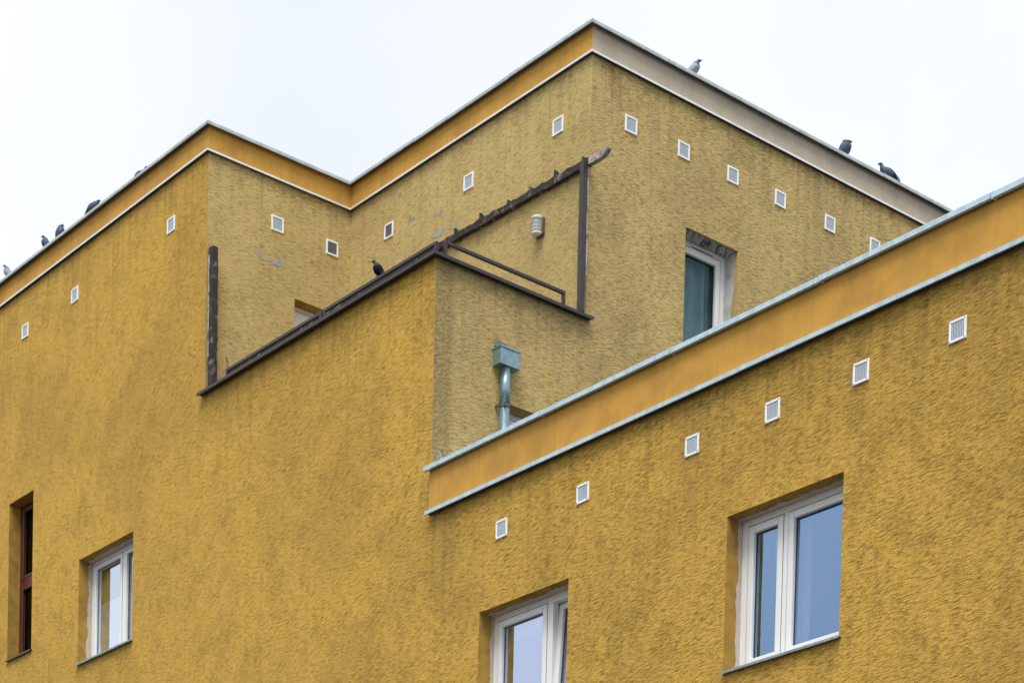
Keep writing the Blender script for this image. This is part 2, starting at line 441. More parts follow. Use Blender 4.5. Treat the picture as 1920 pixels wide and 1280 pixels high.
# ------------------------------------------------------------------ swept trims: profile points are (outward, height)
def sweep(profile, p0, p1, n, k0=0, k1=0, jit=0.0):
    p0, p1, n = Vector((*p0, 0)), Vector((*p1, 0)), Vector((*n, 0))
    t = (p1 - p0).normalized()
    jo, jz, jr = (random.uniform(-jit, jit) for _ in range(3))
    r0 = [p0 + n * (o + jo) - t * (k0 * o) + Vector((0, 0, z + jz)) for o, z in profile]
    r1 = [p1 + n * (o + jo) + t * (k1 * o) + Vector((0, 0, z + jz + jr)) for o, z in profile]
    return MB().loft([r0, r1])
def run(name, profile, path, mat, parent, sheet=None, gap=0.003, jit=0.0, bevel=0.0, starts=None):
    for (p0, p1, n, k0, k1) in path:
        L = (Vector(p1) - Vector(p0)).length; t = (Vector(p1) - Vector(p0)) / L
        cuts = [0.0]
        if sheet:
            s = sheet * random.uniform(0.5, 1.0) if starts is None else starts
            while s < L - 0.4: cuts.append(s); s += sheet
        cuts.append(L)
        for i in range(len(cuts) - 1):
            a = Vector(p0) + t * (cuts[i] + (gap / 2 if i else 0)); b = Vector(p0) + t * (cuts[i + 1] - (gap / 2 if i < len(cuts) - 2 else 0))
            sweep(profile, a, b, n, k0 if i == 0 else 0, k1 if i == len(cuts) - 2 else 0, jit).build(name, mat, parent, bevel=bevel)
S1_ = ((XL, 0), (-A_, 0), (0, -1), 0, 1)
S2_ = ((-A_, 0), (-A_, B_), (1, 0), 1, -1)
S3_ = ((-A_, B_), (0, B_), (0, -1), -1, 1)
S4_ = ((0, B_), (0, YB), (1, 0), 1, 0)
bandp = [(0.016, ZT + 0.019), (0.016, ZC + 0.026), (-0.25, ZC + 0.026), (-0.25, ZT + 0.019)]
run('parapet_band', bandp, [S1_, S2_, S3_], M['band'], block)
run('parapet_band', bandp, [S4_], M['beige'], block)
trimp = [(-0.01, ZT + 0.020), (0.044, ZT + 0.018), (0.044, ZT), (0.052, ZT + 0.002), (0.052, ZT + 0.026), (0.019, ZT + 0.036), (-0.01, ZT + 0.036)]
run('drip_trim', trimp, [S1_, S2_, S3_, S4_], M['white_zinc'], block, sheet=2.4, jit=0.0015)
cop = [(0.010, ZC + 0.028), (0.070, ZC + 0.026), (0.070, ZC - 0.001), (0.082, ZC - 0.004), (0.088, ZC), (0.088, ZC + 0.030), (0.076, ZC + 0.036), (0.074, ZC + 0.050), (-0.32, ZC + 0.035), (-0.32, ZC + 0.028)]
run('coping_sheet', cop, [S1_, S2_, S3_, S4_], M['grey_zinc'], block, sheet=2.0, jit=0.003)
# added dark strips that paint the shade under the folded sheets
run('shade_strip', [(0.018, ZC + 0.018), (0.069, ZC + 0.018), (0.069, ZC + 0.025), (0.018, ZC + 0.025)], [S1_, S2_, S3_, S4_], M['roof'], block)
run('shade_strip', [(0.001, ZT + 0.009), (0.043, ZT + 0.009), (0.043, ZT + 0.017), (0.001, ZT + 0.017)], [S1_, S2_, S3_, S4_], M['roof'], block)
# terrace coping
lipp = [(0.02, ZL + 0.006), (0.084, ZL + 0.004), (0.084, ZL - 0.012), (0.092, ZL - 0.012), (0.092, ZL + 0.026), (-0.34, ZL + 0.055), (-0.34, ZL + 0.006)]
run('terrace_coping', lipp, [((-A_ + 0.004, 0), (0, 0), (0, -1), 0, 1), ((0, 0), (0, B_ - 0.004), (1, 0), 1, 0)], M['brown'], block)
mb = sweep([(0.004, ZL + 0.006), (0.084, ZL + 0.004), (0.084, ZL - 0.012), (0.092, ZL - 0.012), (0.092, ZL + 0.026), (0.004, ZL + 0.031)], (-A_ - 0.055, 0), (-A_ + 0.004, 0), (0, -1))
mb.build('terrace_coping', M['brown'], block)
mb = sweep([(0.004, ZL + 0.006), (0.084, ZL + 0.004), (0.084, ZL - 0.012), (0.092, ZL - 0.012), (0.092, ZL + 0.026), (0.004, ZL + 0.031)], (0, B_ - 0.004), (0, B_ + 0.055), (1, 0))
mb.build('terrace_coping', M['brown'], block)
# wing parapet
W_ = ((0.03, 0), (XR, 0), (0, -1), 0, 0)
run('parapet_band', [(0.044, 11.490), (0.044, 11.968), (0.004, 11.968), (0.004, 11.490)], [W_], M['band'], wing)
wtr = [(0.002, 11.490), (0.074, 11.486), (0.074, 11.453), (0.086, 11.456), (0.086, 11.498), (0.051, 11.512), (0.002, 11.512)]
run('drip_trim', wtr, [((-0.004, 0), (XR, 0), (0, -1), 0, 0)], M['zinc'], wing, sheet=2.05, starts=1.05, jit=0.0015)
wcp = [(0.02, 11.970), (0.068, 11.970), (0.068, 11.946), (0.098, 11.944), (0.106, 11.946), (0.106, 11.994), (0.098, 12.000), (-0.36, 11.982), (-0.36, 11.970)]
run('coping_sheet', wcp, [((-0.006, 0), (XR, 0), (0, -1), 0, 0)], M['zinc'], wing, sheet=2.06, starts=2.097, gap=0.012, jit=0.0025)
run('shade_strip', [(0.046, 11.958), (0.067, 11.958), (0.067, 11.967), (0.046, 11.967)], [W_], M['roof'], wing)  # added dark strips, shade lines below the wing coping and trim
run('shade_strip', [(0.001, 11.470), (0.073, 11.470), (0.073, 11.484), (0.001, 11.484)], [((0.002, 0), (XR, 0), (0, -1), 0, 0)], M['roof'], wing)
for xs in (2.091, 4.151, 6.211, 8.271):     # folded cover strips over the sheet joints
    sweep([(0.030, 11.946), (0.098, 11.938), (0.110, 11.940), (0.110, 11.998), (0.100, 12.003), (-0.34, 11.980), (-0.34, 11.946)], (xs + 0.008, 0), (xs + 0.030, 0), (0, -1)).build('coping_joint_cover', M['zinc'], wing)

# ------------------------------------------------------------------ vent grilles
def vent_meshes(frame_m):
    f = MB(); s = 0.1; w = 0.026
    # ring with a chamfered face, local x right, z up, -y outwards
    def ring(h, y): return [(-h, y, -h), (h, y, -h), (h, y, h), (-h, y, h)]
    rr = [ring(s, 0.0), ring(s, -0.010), ring(s - 0.004, -0.014), ring(s - w + 0.004, -0.014), ring(s - w, -0.010), ring(s - w, 0.0)]
    f.loft(rr, cap=False)
    fo = f.build('vent_grille', frame_m)
    g = MB(); h = s - w + 0.001
    n = 8
    for i in range(1, n):
        c = -h + 2 * h * i / n
        g.box((c - 0.0028, -0.009, -h), (c + 0.0028, -0.004, h))
        g.box((-h, -0.0085, c - 0.0028), (h, -0.0035, c + 0.0028))
    go = g.build('mesh_screen', M['ventg'])
    bk = MB(); bk.quad([(-h, -0.0015, -h), (h, -0.0015, -h), (h, -0.0015, h), (-h, -0.0015, h)])
    bo = bk.build('duct_plate', M['dark'])
    sc = MB(); sc.loft([[(0.0055 * math.cos(a * math.pi / 4), y, 0.0055 * math.sin(a * math.pi / 4)) for a in range(8)] for y in (-0.013, -0.0165)])
    so = sc.build('screw', M['screw'])
    return [o.data for o in (fo, go, bo, so)], (fo, go, bo, so)
vdata, tmp = vent_meshes(M['ventw'])
for o in tmp: bpy.data.objects.remove(o)
M['ventd'] = plain('soiled_mesh', (0.20, 0.20, 0.21), (0.14, 0.14, 0.15), 0.6, 10.0, 0.0)
def vent(parent, loc, rotz, screws=True, tilt=0.0, soiled=False):
    tilt += R(random.uniform(-1.2, 1.2))
    o = bpy.data.objects.new('vent_grille', vdata[0]); col.objects.link(o)
    o.location = loc; o.rotation_euler = (0, tilt, rotz); attach(o, parent)
    for k, nm in ((1, 'mesh_screen'), (2, 'duct_plate')):
        c = bpy.data.objects.new(nm, vdata[k]); col.objects.link(c); c.parent = o
        if soiled: c.material_slots[0].link = 'OBJECT'; c.material_slots[0].material = M['ventd']
    if screws:
        for sx in (-1, 1):
            for sz in (-1, 1):
                c = bpy.data.objects.new('screw', vdata[3]); col.objects.link(c); c.parent = o
                c.location = (sx * 0.085, 0, sz * 0.085)
e = 0.002
for x, dz in ((-6.034, 0), (-8.743, -.004), (-10.29, -.006)): vent(block, (x, -e, 16.973 + dz), 0, False, R(random.uniform(-1, 1)))
for x, dz in ((-4.172, .016), (-2.414, -.002), (-0.617, -.007)): vent(block, (x, B_ - e, 16.973 + dz), 0, False, R(random.uniform(-1, 1)), x < -4)
for y, dz in ((1.092, .033), (1.989, .009)): vent(block, (-A_ + e, y, 16.973 + dz), R(90), False, R(random.uniform(-1.5, 1.5)), y > 1.5)
for y, dz in ((2.947, -.007), (3.844, .003), (4.714, .001), (5.587, .002), (6.536, .004), (7.43, 0.0)): vent(block, (e, y, 16.973 + dz), R(90), False, R(random.uniform(-1, 1)))
for x, dz in ((1.352, -.012), (2.738, -.005), (4.426, .002), (5.558, 0), (6.707, .005), (7.862, .01)): vent(wing, (x, -e, 10.973 + dz), 0, True, R(random.uniform(-0.8, 0.8)))

# ------------------------------------------------------------------ windows
def mapper(axis, c):
    return (lambda u, d, z: (u, c + d, z)) if axis == 'F' else (lambda u, d, z: (c - d, u, z))
def ringbox(mb, mp, u0, u1, z0, z1, w, d0, d1):
    mb.box(mp(u0, d0, z0), mp(u0 + w, d1, z1)); mb.box(mp(u1 - w, d0, z0), mp(u1, d1, z1))
    mb.box(mp(u0 + w, d0 + .0005, z0), mp(u1 - w, d1, z0 + w)); mb.box(mp(u0 + w, d0 + .0005, z1 - w), mp(u1 - w, d1, z1))
def window(name, axis, c, op, parent, sashes, fm, gm, fd=0.22, fw=0.085, sw=0.075, transoms=(), tilt=None):
    mp = mapper(axis, c); u0, u1, z0, z1, dep = op
    f = MB(); ringbox(f, mp, u0 + .001, u1 - .001, z0 + .001, z1 - .001, fw, fd, dep - .002)
    for a, b in zip(sashes[:-1], sashes[1:]):
        f.box(mp(a[1] - .012, fd - .002, z0 + fw), mp(b[0] + .012, dep - .002, z1 - fw))
    for tz in transoms:
        f.box(mp(u0 + fw, fd - .003, tz[0]), mp(u1 - fw, dep - .002, tz[1]))
    win = f.build(name, fm, parent, bevel=0.006)
    zspans = [(z0 + fw - .01, z1 - fw + .01)]
    if transoms:
        zspans = [(z0 + fw - .01, transoms[0][0] + .01), (transoms[0][1] - .01, z1 - fw + .01)]
    for si, (a, b) in enumerate(sashes):
        for (q0, q1) in zspans:
            s = MB(); ringbox(s, mp, a, b, q0, q1, sw, fd - .012, fd + .045)
            g = MB(); ga, gb, gc, gd = a + sw - .004, b - sw + .004, q0 + sw - .004, q1 - sw + .004
            g.quad([mp(ga, fd + .036, gc), mp(gb, fd + .036, gc), mp(gb, fd + .036, gd), mp(ga, fd + .036, gd)])
            k = MB()
            ringbox(k, mp, a + sw - .003, b - sw + .003, q0 + sw - .003, q1 - sw + .003, .006, fd + .026, fd + .032)
            e_ = .007; ringbox(k, mp, a - e_, b + e_, q0 - e_, q1 + e_, e_ + .001, fd - .0025, fd + .004)
            if tilt is not None and tilt[0] == si:
                for mbx in (s, g, k):
                    for i, v in enumerate(mbx.v):
                        h = v[2] - q0; ax = 1 if axis == 'F' else 0; sg = 1 if axis == 'F' else -1
                        w = list(v); w[ax] += sg * (h * math.tan(tilt[1]) + .02); mbx.v[i] = tuple(w)
            so = s.build('sash', fm, win, bevel=0.010)
            g.build('pane', gm, win)
            k.build('gasket', M['roof'], win)
    # closed room behind
    r = MB(); d0, d1 = dep + .001, 2.6
    ru0, ru1, rz0, rz1 = u0 - .5, u1 + .5, z0 - .6, z1 + .4
    r.quad([mp(ru0, d1, rz0), mp(ru1, d1, rz0), mp(ru1, d1, rz1), mp(ru0, d1, rz1)])
    for (ua, ub) in ((ru0, ru0), (ru1, ru1)):
        r.quad([mp(ua, d0, rz0), mp(ua, d1, rz0), mp(ua, d1, rz1), mp(ua, d0, rz1)])
    for zz in (rz0, rz1):
        r.quad([mp(ru0, d0, zz), mp(ru0, d1, zz), mp(ru1, d1, zz), mp(ru1, d0, zz)])
    r.quad([mp(ru0, d0, rz0), mp(u0, d0, rz0), mp(u0, d0, rz1), mp(ru0, d0, rz1)])
    r.quad([mp(u1, d0, rz0), mp(ru1, d0, rz0), mp(ru1, d0, rz1), mp(u1, d0, rz1)])
    r.quad([mp(u0, d0, rz0), mp(u1, d0, rz0), mp(u1, d0, z0), mp(u0, d0, z0)])
    r.quad([mp(u0, d0, z1), mp(u1, d0, z1), mp(u1, d0, rz1), mp(u0, d0, rz1)])
    r.build('room', M['room'], win)
    return win, mp
def sill(win, mp, op, mat, out=0.05, ext=(0.0, 0.03), th=0.028):
    u0, u1, z0, z1, d = op
    mb = MB(); a, b = u0 - ext[0], u1 + ext[1]
    prof = [(0.22, 0.012), (-out, -0.004), (-out, -th), (-out + .008, -th), (-out + .01, -0.016), (0.0, -0.012), (0.22, 0.002)]
    # part inside the opening and the nose in front of the wall
    mb.loft([[mp(u0 + .002, dd, z0 + dz + .004) for dd, dz in prof], [mp(u1 - .002, dd, z0 + dz + .004) for dd, dz in prof]])
    nose = [(-.001, -0.001), (-out, -0.004), (-out, -th), (-out + .008, -th), (-out + .01, -0.016), (-.001, -0.012)]
    if ext[0] > 0: mb.loft([[mp(a, dd, z0 + dz + .004) for dd, dz in nose], [mp(u0 + .001, dd, z0 + dz + .004) for dd, dz in nose]])
    if ext[1] > 0: mb.loft([[mp(u1 - .001, dd, z0 + dz + .004) for dd, dz in nose], [mp(b, dd, z0 + dz + .004) for dd, dz in nose]])
    return mb.build('sill', mat, win)
def plaster_edge(win, mp, op, mat, side=0, w0=0.05, w1=0.05, top=0.06, fd=0.22):
    """ragged strip of bare plaster along the frame, on one reveal and on the soffit"""
    u0, u1, z0, z1, d = op
    u = u0 + .002 if side == 0 else u1 - .002
    mb = MB(); n = 46; pr = None; wv = 0
    for i in range(n + 1):
        z = z0 + .02 + (z1 - z0 - .022) * i / n
        wv = 0.6 * wv + random.uniform(-.012, .012)
        w = max(.008, w0 + (w1 - w0) * i / n + wv)
        cur = (mp(u, fd + .01, z), mp(u, fd - w, z))
        if pr: mb.quad([pr[0], cur[0], cur[1], pr[1]])
        pr = cur
    pr = None; wv = 0
    for i in range(n + 1):
        uu = u0 + .002 + (u1 - u0 - .004) * i / n
        wv = 0.65 * wv + random.uniform(-.014, .014)
        w = max(.006, top + wv)
        cur = (mp(uu, fd + .01, z1 - .002), mp(uu, fd - w, z1 - .002))
        if pr: mb.quad([pr[0], cur[0], cur[1], pr[1]])
        pr = cur
    return mb.build('bare_plaster_edge', mat, win)

w1, mp1 = window('window', 'F', 0, WR, wing, [(5.058, 5.535), (5.608, 6.437)], M['white'], M['glass'])
sill(w1, mp1, WR, M['sill']); plaster_edge(w1, mp1, WR, M['plaster'], 0, .06, .06, .09)
w2, mp2 = window('window', 'F', 0, WM, wing, [(1.060, 1.925), (2.010, 2.444)], M['white'], M['glass_lav'], tilt=(1, R(3.4)))
sill(w2, mp2, WM, M['sill']); plaster_edge(w2, mp2, WM, M['plaster'], 0, .04, .05, .10)
w3, mp3 = window('window', 'F', 0, WLo, block, [(-8.43, -7.605), (-7.54, -6.998)], M['white'], M['glass_pale'], fw=.07, sw=.058)
sill(w3, mp3, WLo, M['sill']); plaster_edge(w3, mp3, WLo, M['plaster'], 0, .08, .06, .10)
w4, mp4 = window('window', 'F', 0, WN, block, [(-10.66, -10.03)], M['cherry'], M['glassd'], fd=0.19, fw=.07, sw=.05, transoms=((13.29, 13.43),))
sill(w4, mp4, WN, M['cherry'], out=0.04)
w5, mp5 = window('window', 'S', 0, SW, block, [(4.01, 4.762)], M['white'], M['glass2'], fd=.235, fw=.09, sw=.082)
sill(w5, mp5, SW, M['sill']); plaster_edge(w5, mp5, SW, M['greyplaster'], 1, .08, .19, .205, fd=.235)
mb = MB(); mb.box(mp5(4.22, .222, 15.992), mp5(4.64, .236, 16.018)); mb.box(mp5(4.225, .218, 16.018), mp5(4.635, .236, 16.026)); mb.build('trickle_vent', M['white'], w5)
mb = MB(); mb.box(mp5(4.235, .2205, 15.996), mp5(4.625, .2225, 16.010)); mb.build('vent_slot', M['roof'], w5)
w6, mp6 = window('window', 'S', 0, NI, block, [(1.07, 1.62), (1.69, 2.215)], M['white'], M['glass2'], fd=.2)
w7, mp7 = window('terrace_door', 'S', -A_, DR, block, [(1.46, 2.085)], M['white'], M['glass2'], fd=.19, fw=.075, sw=.09)
mb = MB(); mb.box(mp7(1.50, .165, 15.70), mp7(2.05, .185, 16.03)); mb.build('shutter_box', M['white'], w7)

# things hanging inside the windows
def curtain(name, axis, c, u0, u1, z0, z1, d, waves, amp, mat, label, gather=0.0):
    mp = mapper(axis, c); mb = MB(); n = waves * 8; rows = 10
    grid = []
    for j in range(rows + 1):
        z = z1 + (z0 - z1) * j / rows
        row = []
        for i in range(n + 1):
            s = i / n
            u = u0 + (u1 - u0) * (s + gather * (1 - s) * (j / rows) ** 2)
            row.append(mp(u, d + amp * math.sin(2 * math.pi * waves * s + 0.6 * math.sin(j * .5)) * (0.6 + 0.5 * math.sin(i * .37)), z))
        grid.append(row)
    b = len(mb.v)
    for r_ in grid: mb.v += r_
    for j in range(rows):
        for i in range(n):
            a = b + j * (n + 1) + i; mb.f.append((a, a + 1, a + n + 2, a + n + 1)); mb.mi.append(0)
    o = mb.build(name, mat, None, smooth=True)
    sl = o.modifiers.new('cloth', 'SOLIDIFY'); sl.thickness = 0.002
    return tag(o, label, 'curtain')
curtain('curtain', 'S', 0, 3.85, 4.84, 14.6, 16.06, .44, 6, .055, M['curtain'], 'grey folded curtain behind the upper side window above the zinc coping')
curtain('curtain', 'F', 0, 5.22, 5.75, 8.6, 10.1, .42, 5, .03, M['voile'], 'white voile curtain behind the narrow left sash of the big right window', gather=.25)
curtain('curtain', 'F', 0, 2.03, 2.50, 8.6, 10.15, .55, 4, .03, M['voile'], 'white voile curtain behind the tilted sash of the lower middle window')
# pleated blind: zig-zag cloth with a rail
mpb = mapper('F', 0)
def blind(u0, u1, z0, z1, d, label):
    t_ = thing('pleated_blind', label, 'blind', ((u0 + u1) / 2, d, z0))
    mb = MB(); n = 40
    for i in range(n):
        za, zb = z0 + (z1 - z0) * i / n, z0 + (z1 - z0) * (i + 1) / n
        da, db = (d, d + .012) if i % 2 == 0 else (d + .012, d)
        mb.quad([mpb(u0, da, za), mpb(u1, da, za), mpb(u1, db, zb), mpb(u0, db, zb)])
    mb.build('pleats', M['blind'], t_)
    mb = MB(); mb.box(mpb(u0, d - .004, z1), mpb(u1, d + .016, z1 + .014)); mb.build('head_rail', M['white'], t_)
blind(-8.33, -7.68, 11.72, 12.49, .275, 'white pleated blind half raised behind the left pane of the left white window')
blind(-7.45, -7.09, 11.72, 12.44, .275, 'white pleated blind behind the narrow right pane of the left white window')

rb = thing('roller_blind', 'white rolled-up blind cassette at the top of the lower middle window', 'blind', (1.5, .36, 9.86))
mb = MB(); mb.tube([(1.08, .37, 9.915), (1.93, .37, 9.915)], .045, 16); mb.build('roll', M['voile'], rb, smooth=True)
mb = MB(); mb.box((1.10, .365, 9.845), (1.91, .377, 9.872)); mb.build('bottom_rail', M['white'], rb)

# ------------------------------------------------------------------ wall repairs
def patch(pts, axis, c, mat, name, off=0.0025, rag=.011):
    """thin ragged patch on a wall; pts are (along, height)"""
    mp = mapper(axis, c); out = []
    for i, p in enumerate(pts):
        q = pts[(i + 1) % len(pts)]
        for k in range(5):
            s = k / 5
            out.append((p[0] + (q[0] - p[0]) * s + random.uniform(-rag, rag), p[1] + (q[1] - p[1]) * s + random.uniform(-rag, rag)))
    mb = MB()
    mb.loft([[mp(u, .004, z) for u, z in out], [mp(u, -off, z) for u, z in out]])
    return mb.build(name, mat, block)
patch([(0.72, 16.535), (0.79, 16.53), (0.90, 16.49), (0.98, 16.50), (1.03, 16.49), (1.06, 16.53), (1.2, 16.56), (1.18, 16.47), (1.13, 16.455), (1.0, 16.465), (0.85, 16.475)], 'S', -A_, M['mortar'], 'bare_mortar_patch')
def blob(u, z, ru, rz, sk=0.0):
    return [(u + ru * math.cos(a) + sk * math.sin(a), z + rz * math.sin(a) * random.uniform(.7, 1.1)) for a in [k * math.pi / 4 for k in range(8)]]
patch(blob(-3.658, 16.954, .055, .035), 'F', B_, M['mortar'], 'bare_mortar_patch')
patch(blob(-3.062, 16.811, .10, .028), 'F', B_, M['mortar'], 'bare_mortar_patch')
patch(blob(-3.06, 16.555, .15, .05), 'F', B_, M['mortar'], 'bare_mortar_patch')
patch(blob(-2.67, 16.50, .045, .07), 'F', B_, M['mortar'], 'bare_mortar_patch')
patch([(1.72, 13.70), (1.66, 13.50), (1.60, 13.36), (1.75, 13.28), (1.93, 13.34), (1.83, 13.52), (1.78, 13.68)], 'S', 0, M['fresh'], 'repainted_patch', .0015)
patch(blob(0.14, 12.18, .03, .07), 'S', 0, M['mortar'], 'bare_mortar_patch')

for axis, c_, mat_, us in (('F', 0, 'halo', (-6.034, -8.743, -10.29)), ('F', B_, 'halop', (-4.172, -2.414, -0.617)), ('S', -A_, 'halop', (1.092,)), ('S', 0, 'fresh', (2.947, 4.714))):
    for u_ in us:
        a_, b_ = random.uniform(.10, .13), random.uniform(.11, .18)
        c1, c2 = random.uniform(.10, .14), random.uniform(.12, .2)
        patch([(u_ - a_, 16.973 - c1), (u_, 16.973 - c2), (u_ + b_, 16.973 - c1), (u_ + b_ * 1.1, 16.98), (u_ + b_, 16.973 + c1), (u_, 16.973 + c1 * 1.1), (u_ - a_, 16.973 + c1), (u_ - a_ * 1.2, 16.96)], axis, c_, M[mat_], 'repainted_patch', .0012, .022)

# ------------------------------------------------------------------ rain-water pipe with hopper
dp = thing('rainwater_pipe', 'galvanised rainwater pipe with square hopper box on the side wall', 'drainpipe', (0.075, 1.0, 11.45))
mb = MB()
hx0, hx1, hy0, hy1, hz0, hz1 = 0.004, 0.152, 0.866, 1.166, 13.428, 13.628
mb.box((hx0, hy0, hz0), (hx1, hy0 + .004, hz1)); mb.box((hx0, hy1 - .004, hz0), (hx1, hy1, hz1))
mb.box((hx1 - .004, hy0 + .0045, hz0), (hx1, hy1 - .0045, hz1)); mb.box((hx0, hy0 + .0045, hz0), (hx1 - .0045, hy1 - .0045, hz0 + .004))
mb.build('hopper', M['galv'], dp)
mb = MB()
mb.box((hx0, hy0 - .010, hz1 - .012), (hx1 + .010, hy0 - .0005, hz1 + .006)); mb.box((hx1 + .0005, hy0, hz1 - .012), (hx1 + .010, hy1 + .010, hz1 + .006))
mb.box((hx0, hy1 + .0005, hz1 - .012), (hx1, hy1 + .010, hz1 + .006))
mb.build('hopper_rim', M['galv'], dp)
mb = MB(); mb.tube([(0.078, 1.005, 13.426), (0.078, 1.005, 12.972)], 0.060, 24); mb.build('pipe', M['galv'], dp, smooth=False)
mb = MB(); mb.tube([(0.078, 1.005, 12.985), (0.078, 1.005, 11.46)], 0.0575, 24); mb.build('pipe', M['galv'], dp)
mb = MB(); mb.tube([(0.078, 1.005, 12.990), (0.078, 1.005, 12.965)], 0.0645, 24); mb.box((0.002, 0.915, 12.966), (0.06, 0.940, 12.988)); mb.box((0.115, 0.955, 12.962), (0.150, 0.968, 12.992))
mb.build('clamp', M['lampm'], dp)
for o in dp.children:
    if o.name.startswith('pipe'):
        for pl in o.data.polygons: pl.use_smooth = len(pl.vertices) == 4
# dark scupper behind the hopper
mb = MB(); y0, y1, z0, z1, d = SC
ring_ = lambda q: [(q, y0, z0), (q, y1, z0), (q, y1, z1), (q, y0, z1)]
mb.loft([ring_(-d), ring_(-0.9)], cap=False); mb.quad(ring_(-0.9)); mb.build('scupper', M['roof'], block)

# ------------------------------------------------------------------ wall lamp
lp = thing('wall_lamp', 'ribbed white bulkhead lamp on the terrace back wall', 'lamp', (-0.905, B_, 15.80))
lx, lz = -0.905, 15.835
mb = MB(); mb.loft([[(lx + sx * .078, B_ - dy, lz + sz * .115) for sx, sz in ((-1, -.8), (-.8, -1), (.8, -1), (1, -.8), (1, .8), (.8, 1), (-.8, 1), (-1, .8))] for dy in (0.001, 0.05)])
mb.build('housing', M['lampm'], lp, bevel=.005)
def halfcyl(z0, z1, r, dy, y0, n=16):
    rings = []
    for z, k in ((z0, .86), (z0 + .012, 1), (z1 - .012, 1), (z1, .86)):
        rings.append([(lx + r * k * math.cos(math.pi * j / n), y0 - dy * k * math.sin(math.pi * j / n), z) for j in range(n + 1)] + [(lx - r * k, y0 + .002, z), (lx + r * k, y0 + .002, z)])
    return MB().loft(rings)
halfcyl(lz - .095, lz + .085, .066, .085, B_ - .05).build('lens', M['lens'], lp, smooth=False)
for zz in (-.055, -.012, .032): halfcyl(lz + zz - .009, lz + zz + .009, .0685, .0885, B_ - .05).build('rib', M['lampw'], lp)
halfcyl(lz + .070, lz + .115, .074, .095, B_ - .05).build('cap', M['lampw'], lp)
halfcyl(lz - .115, lz - .080, .072, .092, B_ - .05).build('bottom_ring', M['lampw'], lp)

# ------------------------------------------------------------------ pergola remains
def rough_bar(p0, p1, hw, hh, up, n=14, jit=.004, taper=None):
    """timber with slightly uneven arrises"""
    p0, p1, up = Vector(p0), Vector(p1), Vector(up)
    t = (p1 - p0).normalized(); s = t.cross(up).normalized(); rings = []
    for i in range(n + 1):
        c = p0.lerp(p1, i / n)
        rings.append([c + s * (a * hw + random.uniform(-jit, jit)) + up * (b * hh + random.uniform(-jit, jit)) for a, b in ((-1, -1), (1, -1), (1, 1), (-1, 1))])
    return MB().loft(rings)
pg = thing('pergola_frame', 'rotting dark timber pergola beam on its remaining corner post over the terrace', 'pergola', (0.02, 2.19, 14.45))
mb = MB(); mb.v = []; bar = rough_bar((0.026, 2.188, 14.455), (0.020, 2.188, 16.255), .036, .032, (0, 1, 0), 20, .003); bar.build('post', M['brown'], pg)
bar = rough_bar((0.028, 2.237, 14.9), (0.024, 2.237, 16.20), .030, .008, (0, 1, 0), 16, .003); bar.build('post_backing', M['woodgrey'], pg)
# beam with a cut end that curves up
pts = [(-3.3, 16.335), (-2.6, 16.325), (-2.0, 16.308), (-1.4, 16.30), (-0.8, 16.285), (-0.3, 16.272), (0.06, 16.262)]
rings = []
for i in range(45):
    s = i / 44 * (len(pts) - 1); k = min(int(s), len(pts) - 2); fr = s - k
    x = pts[k][0] + (pts[k + 1][0] - pts[k][0]) * fr; z = pts[k][1] + (pts[k + 1][1] - pts[k][1]) * fr
    j = lambda q=.011: random.uniform(-q, q)
    rings.append([(x, 2.225 + j(.004), z - .045 + j()), (x, 2.285, z - .045 + j()), (x, 2.285, z + .042 + j()), (x, 2.225 + j(.004), z + .042 + j(.012))])
MB().loft(rings).build('beam', M['wood'], pg)
rings = []
for x, zb, zt in ((0.0605, 16.217, 16.304), (0.20, 16.214, 16.303), (0.30, 16.216, 16.303), (0.345, 16.232, 16.303), (0.385, 16.262, 16.302), (0.41, 16.280, 16.300)):
    rings.append([(x, 2.222, zb), (x, 2.288, zb), (x, 2.288, zt), (x, 2.222, zt)])
MB().loft(rings).build('beam_end', M['woodgrey'], pg)
for i, (x, h) in enumerate(((-0.05, .05), (-0.58, .085), (-1.07, .06), (-1.50, .055), (-2.07, .085), (-2.6, .08))):
    zb = 16.31 + .018 * (-x)
    hh = h * random.uniform(.8, 1.0)
    mb = MB(); mb.loft([[(x + sx * w_ + sh, 2.25 + sy * .022, z_) for sx, sy in ((-1, -1), (1, -1), (1, 1), (-1, 1))] for z_, w_, sh in ((zb - .012, .028, 0), (zb + hh * .6, .022, .004), (zb + hh, .009, -.010))])
    mb.build('rafter_stub', M['wood'], pg)
wp = thing('wooden_post', 'weathered dark wooden post standing at the left end of the terrace parapet', 'post', (-4.99, 0.05, 14.46))
bar = rough_bar((-4.985, 0.055, 14.455), (-5.020, 0.055, 16.33), .050, .042, (0, 1, 0), 22, .005); bar.build('shaft', M['wood'], wp)
bar = rough_bar((-5.030, 0.0075, 14.9), (-5.056, 0.0075, 16.22), .012, .005, (0, 1, 0), 16, .003); bar.build('peeled_strip', M['woodgrey'], wp)

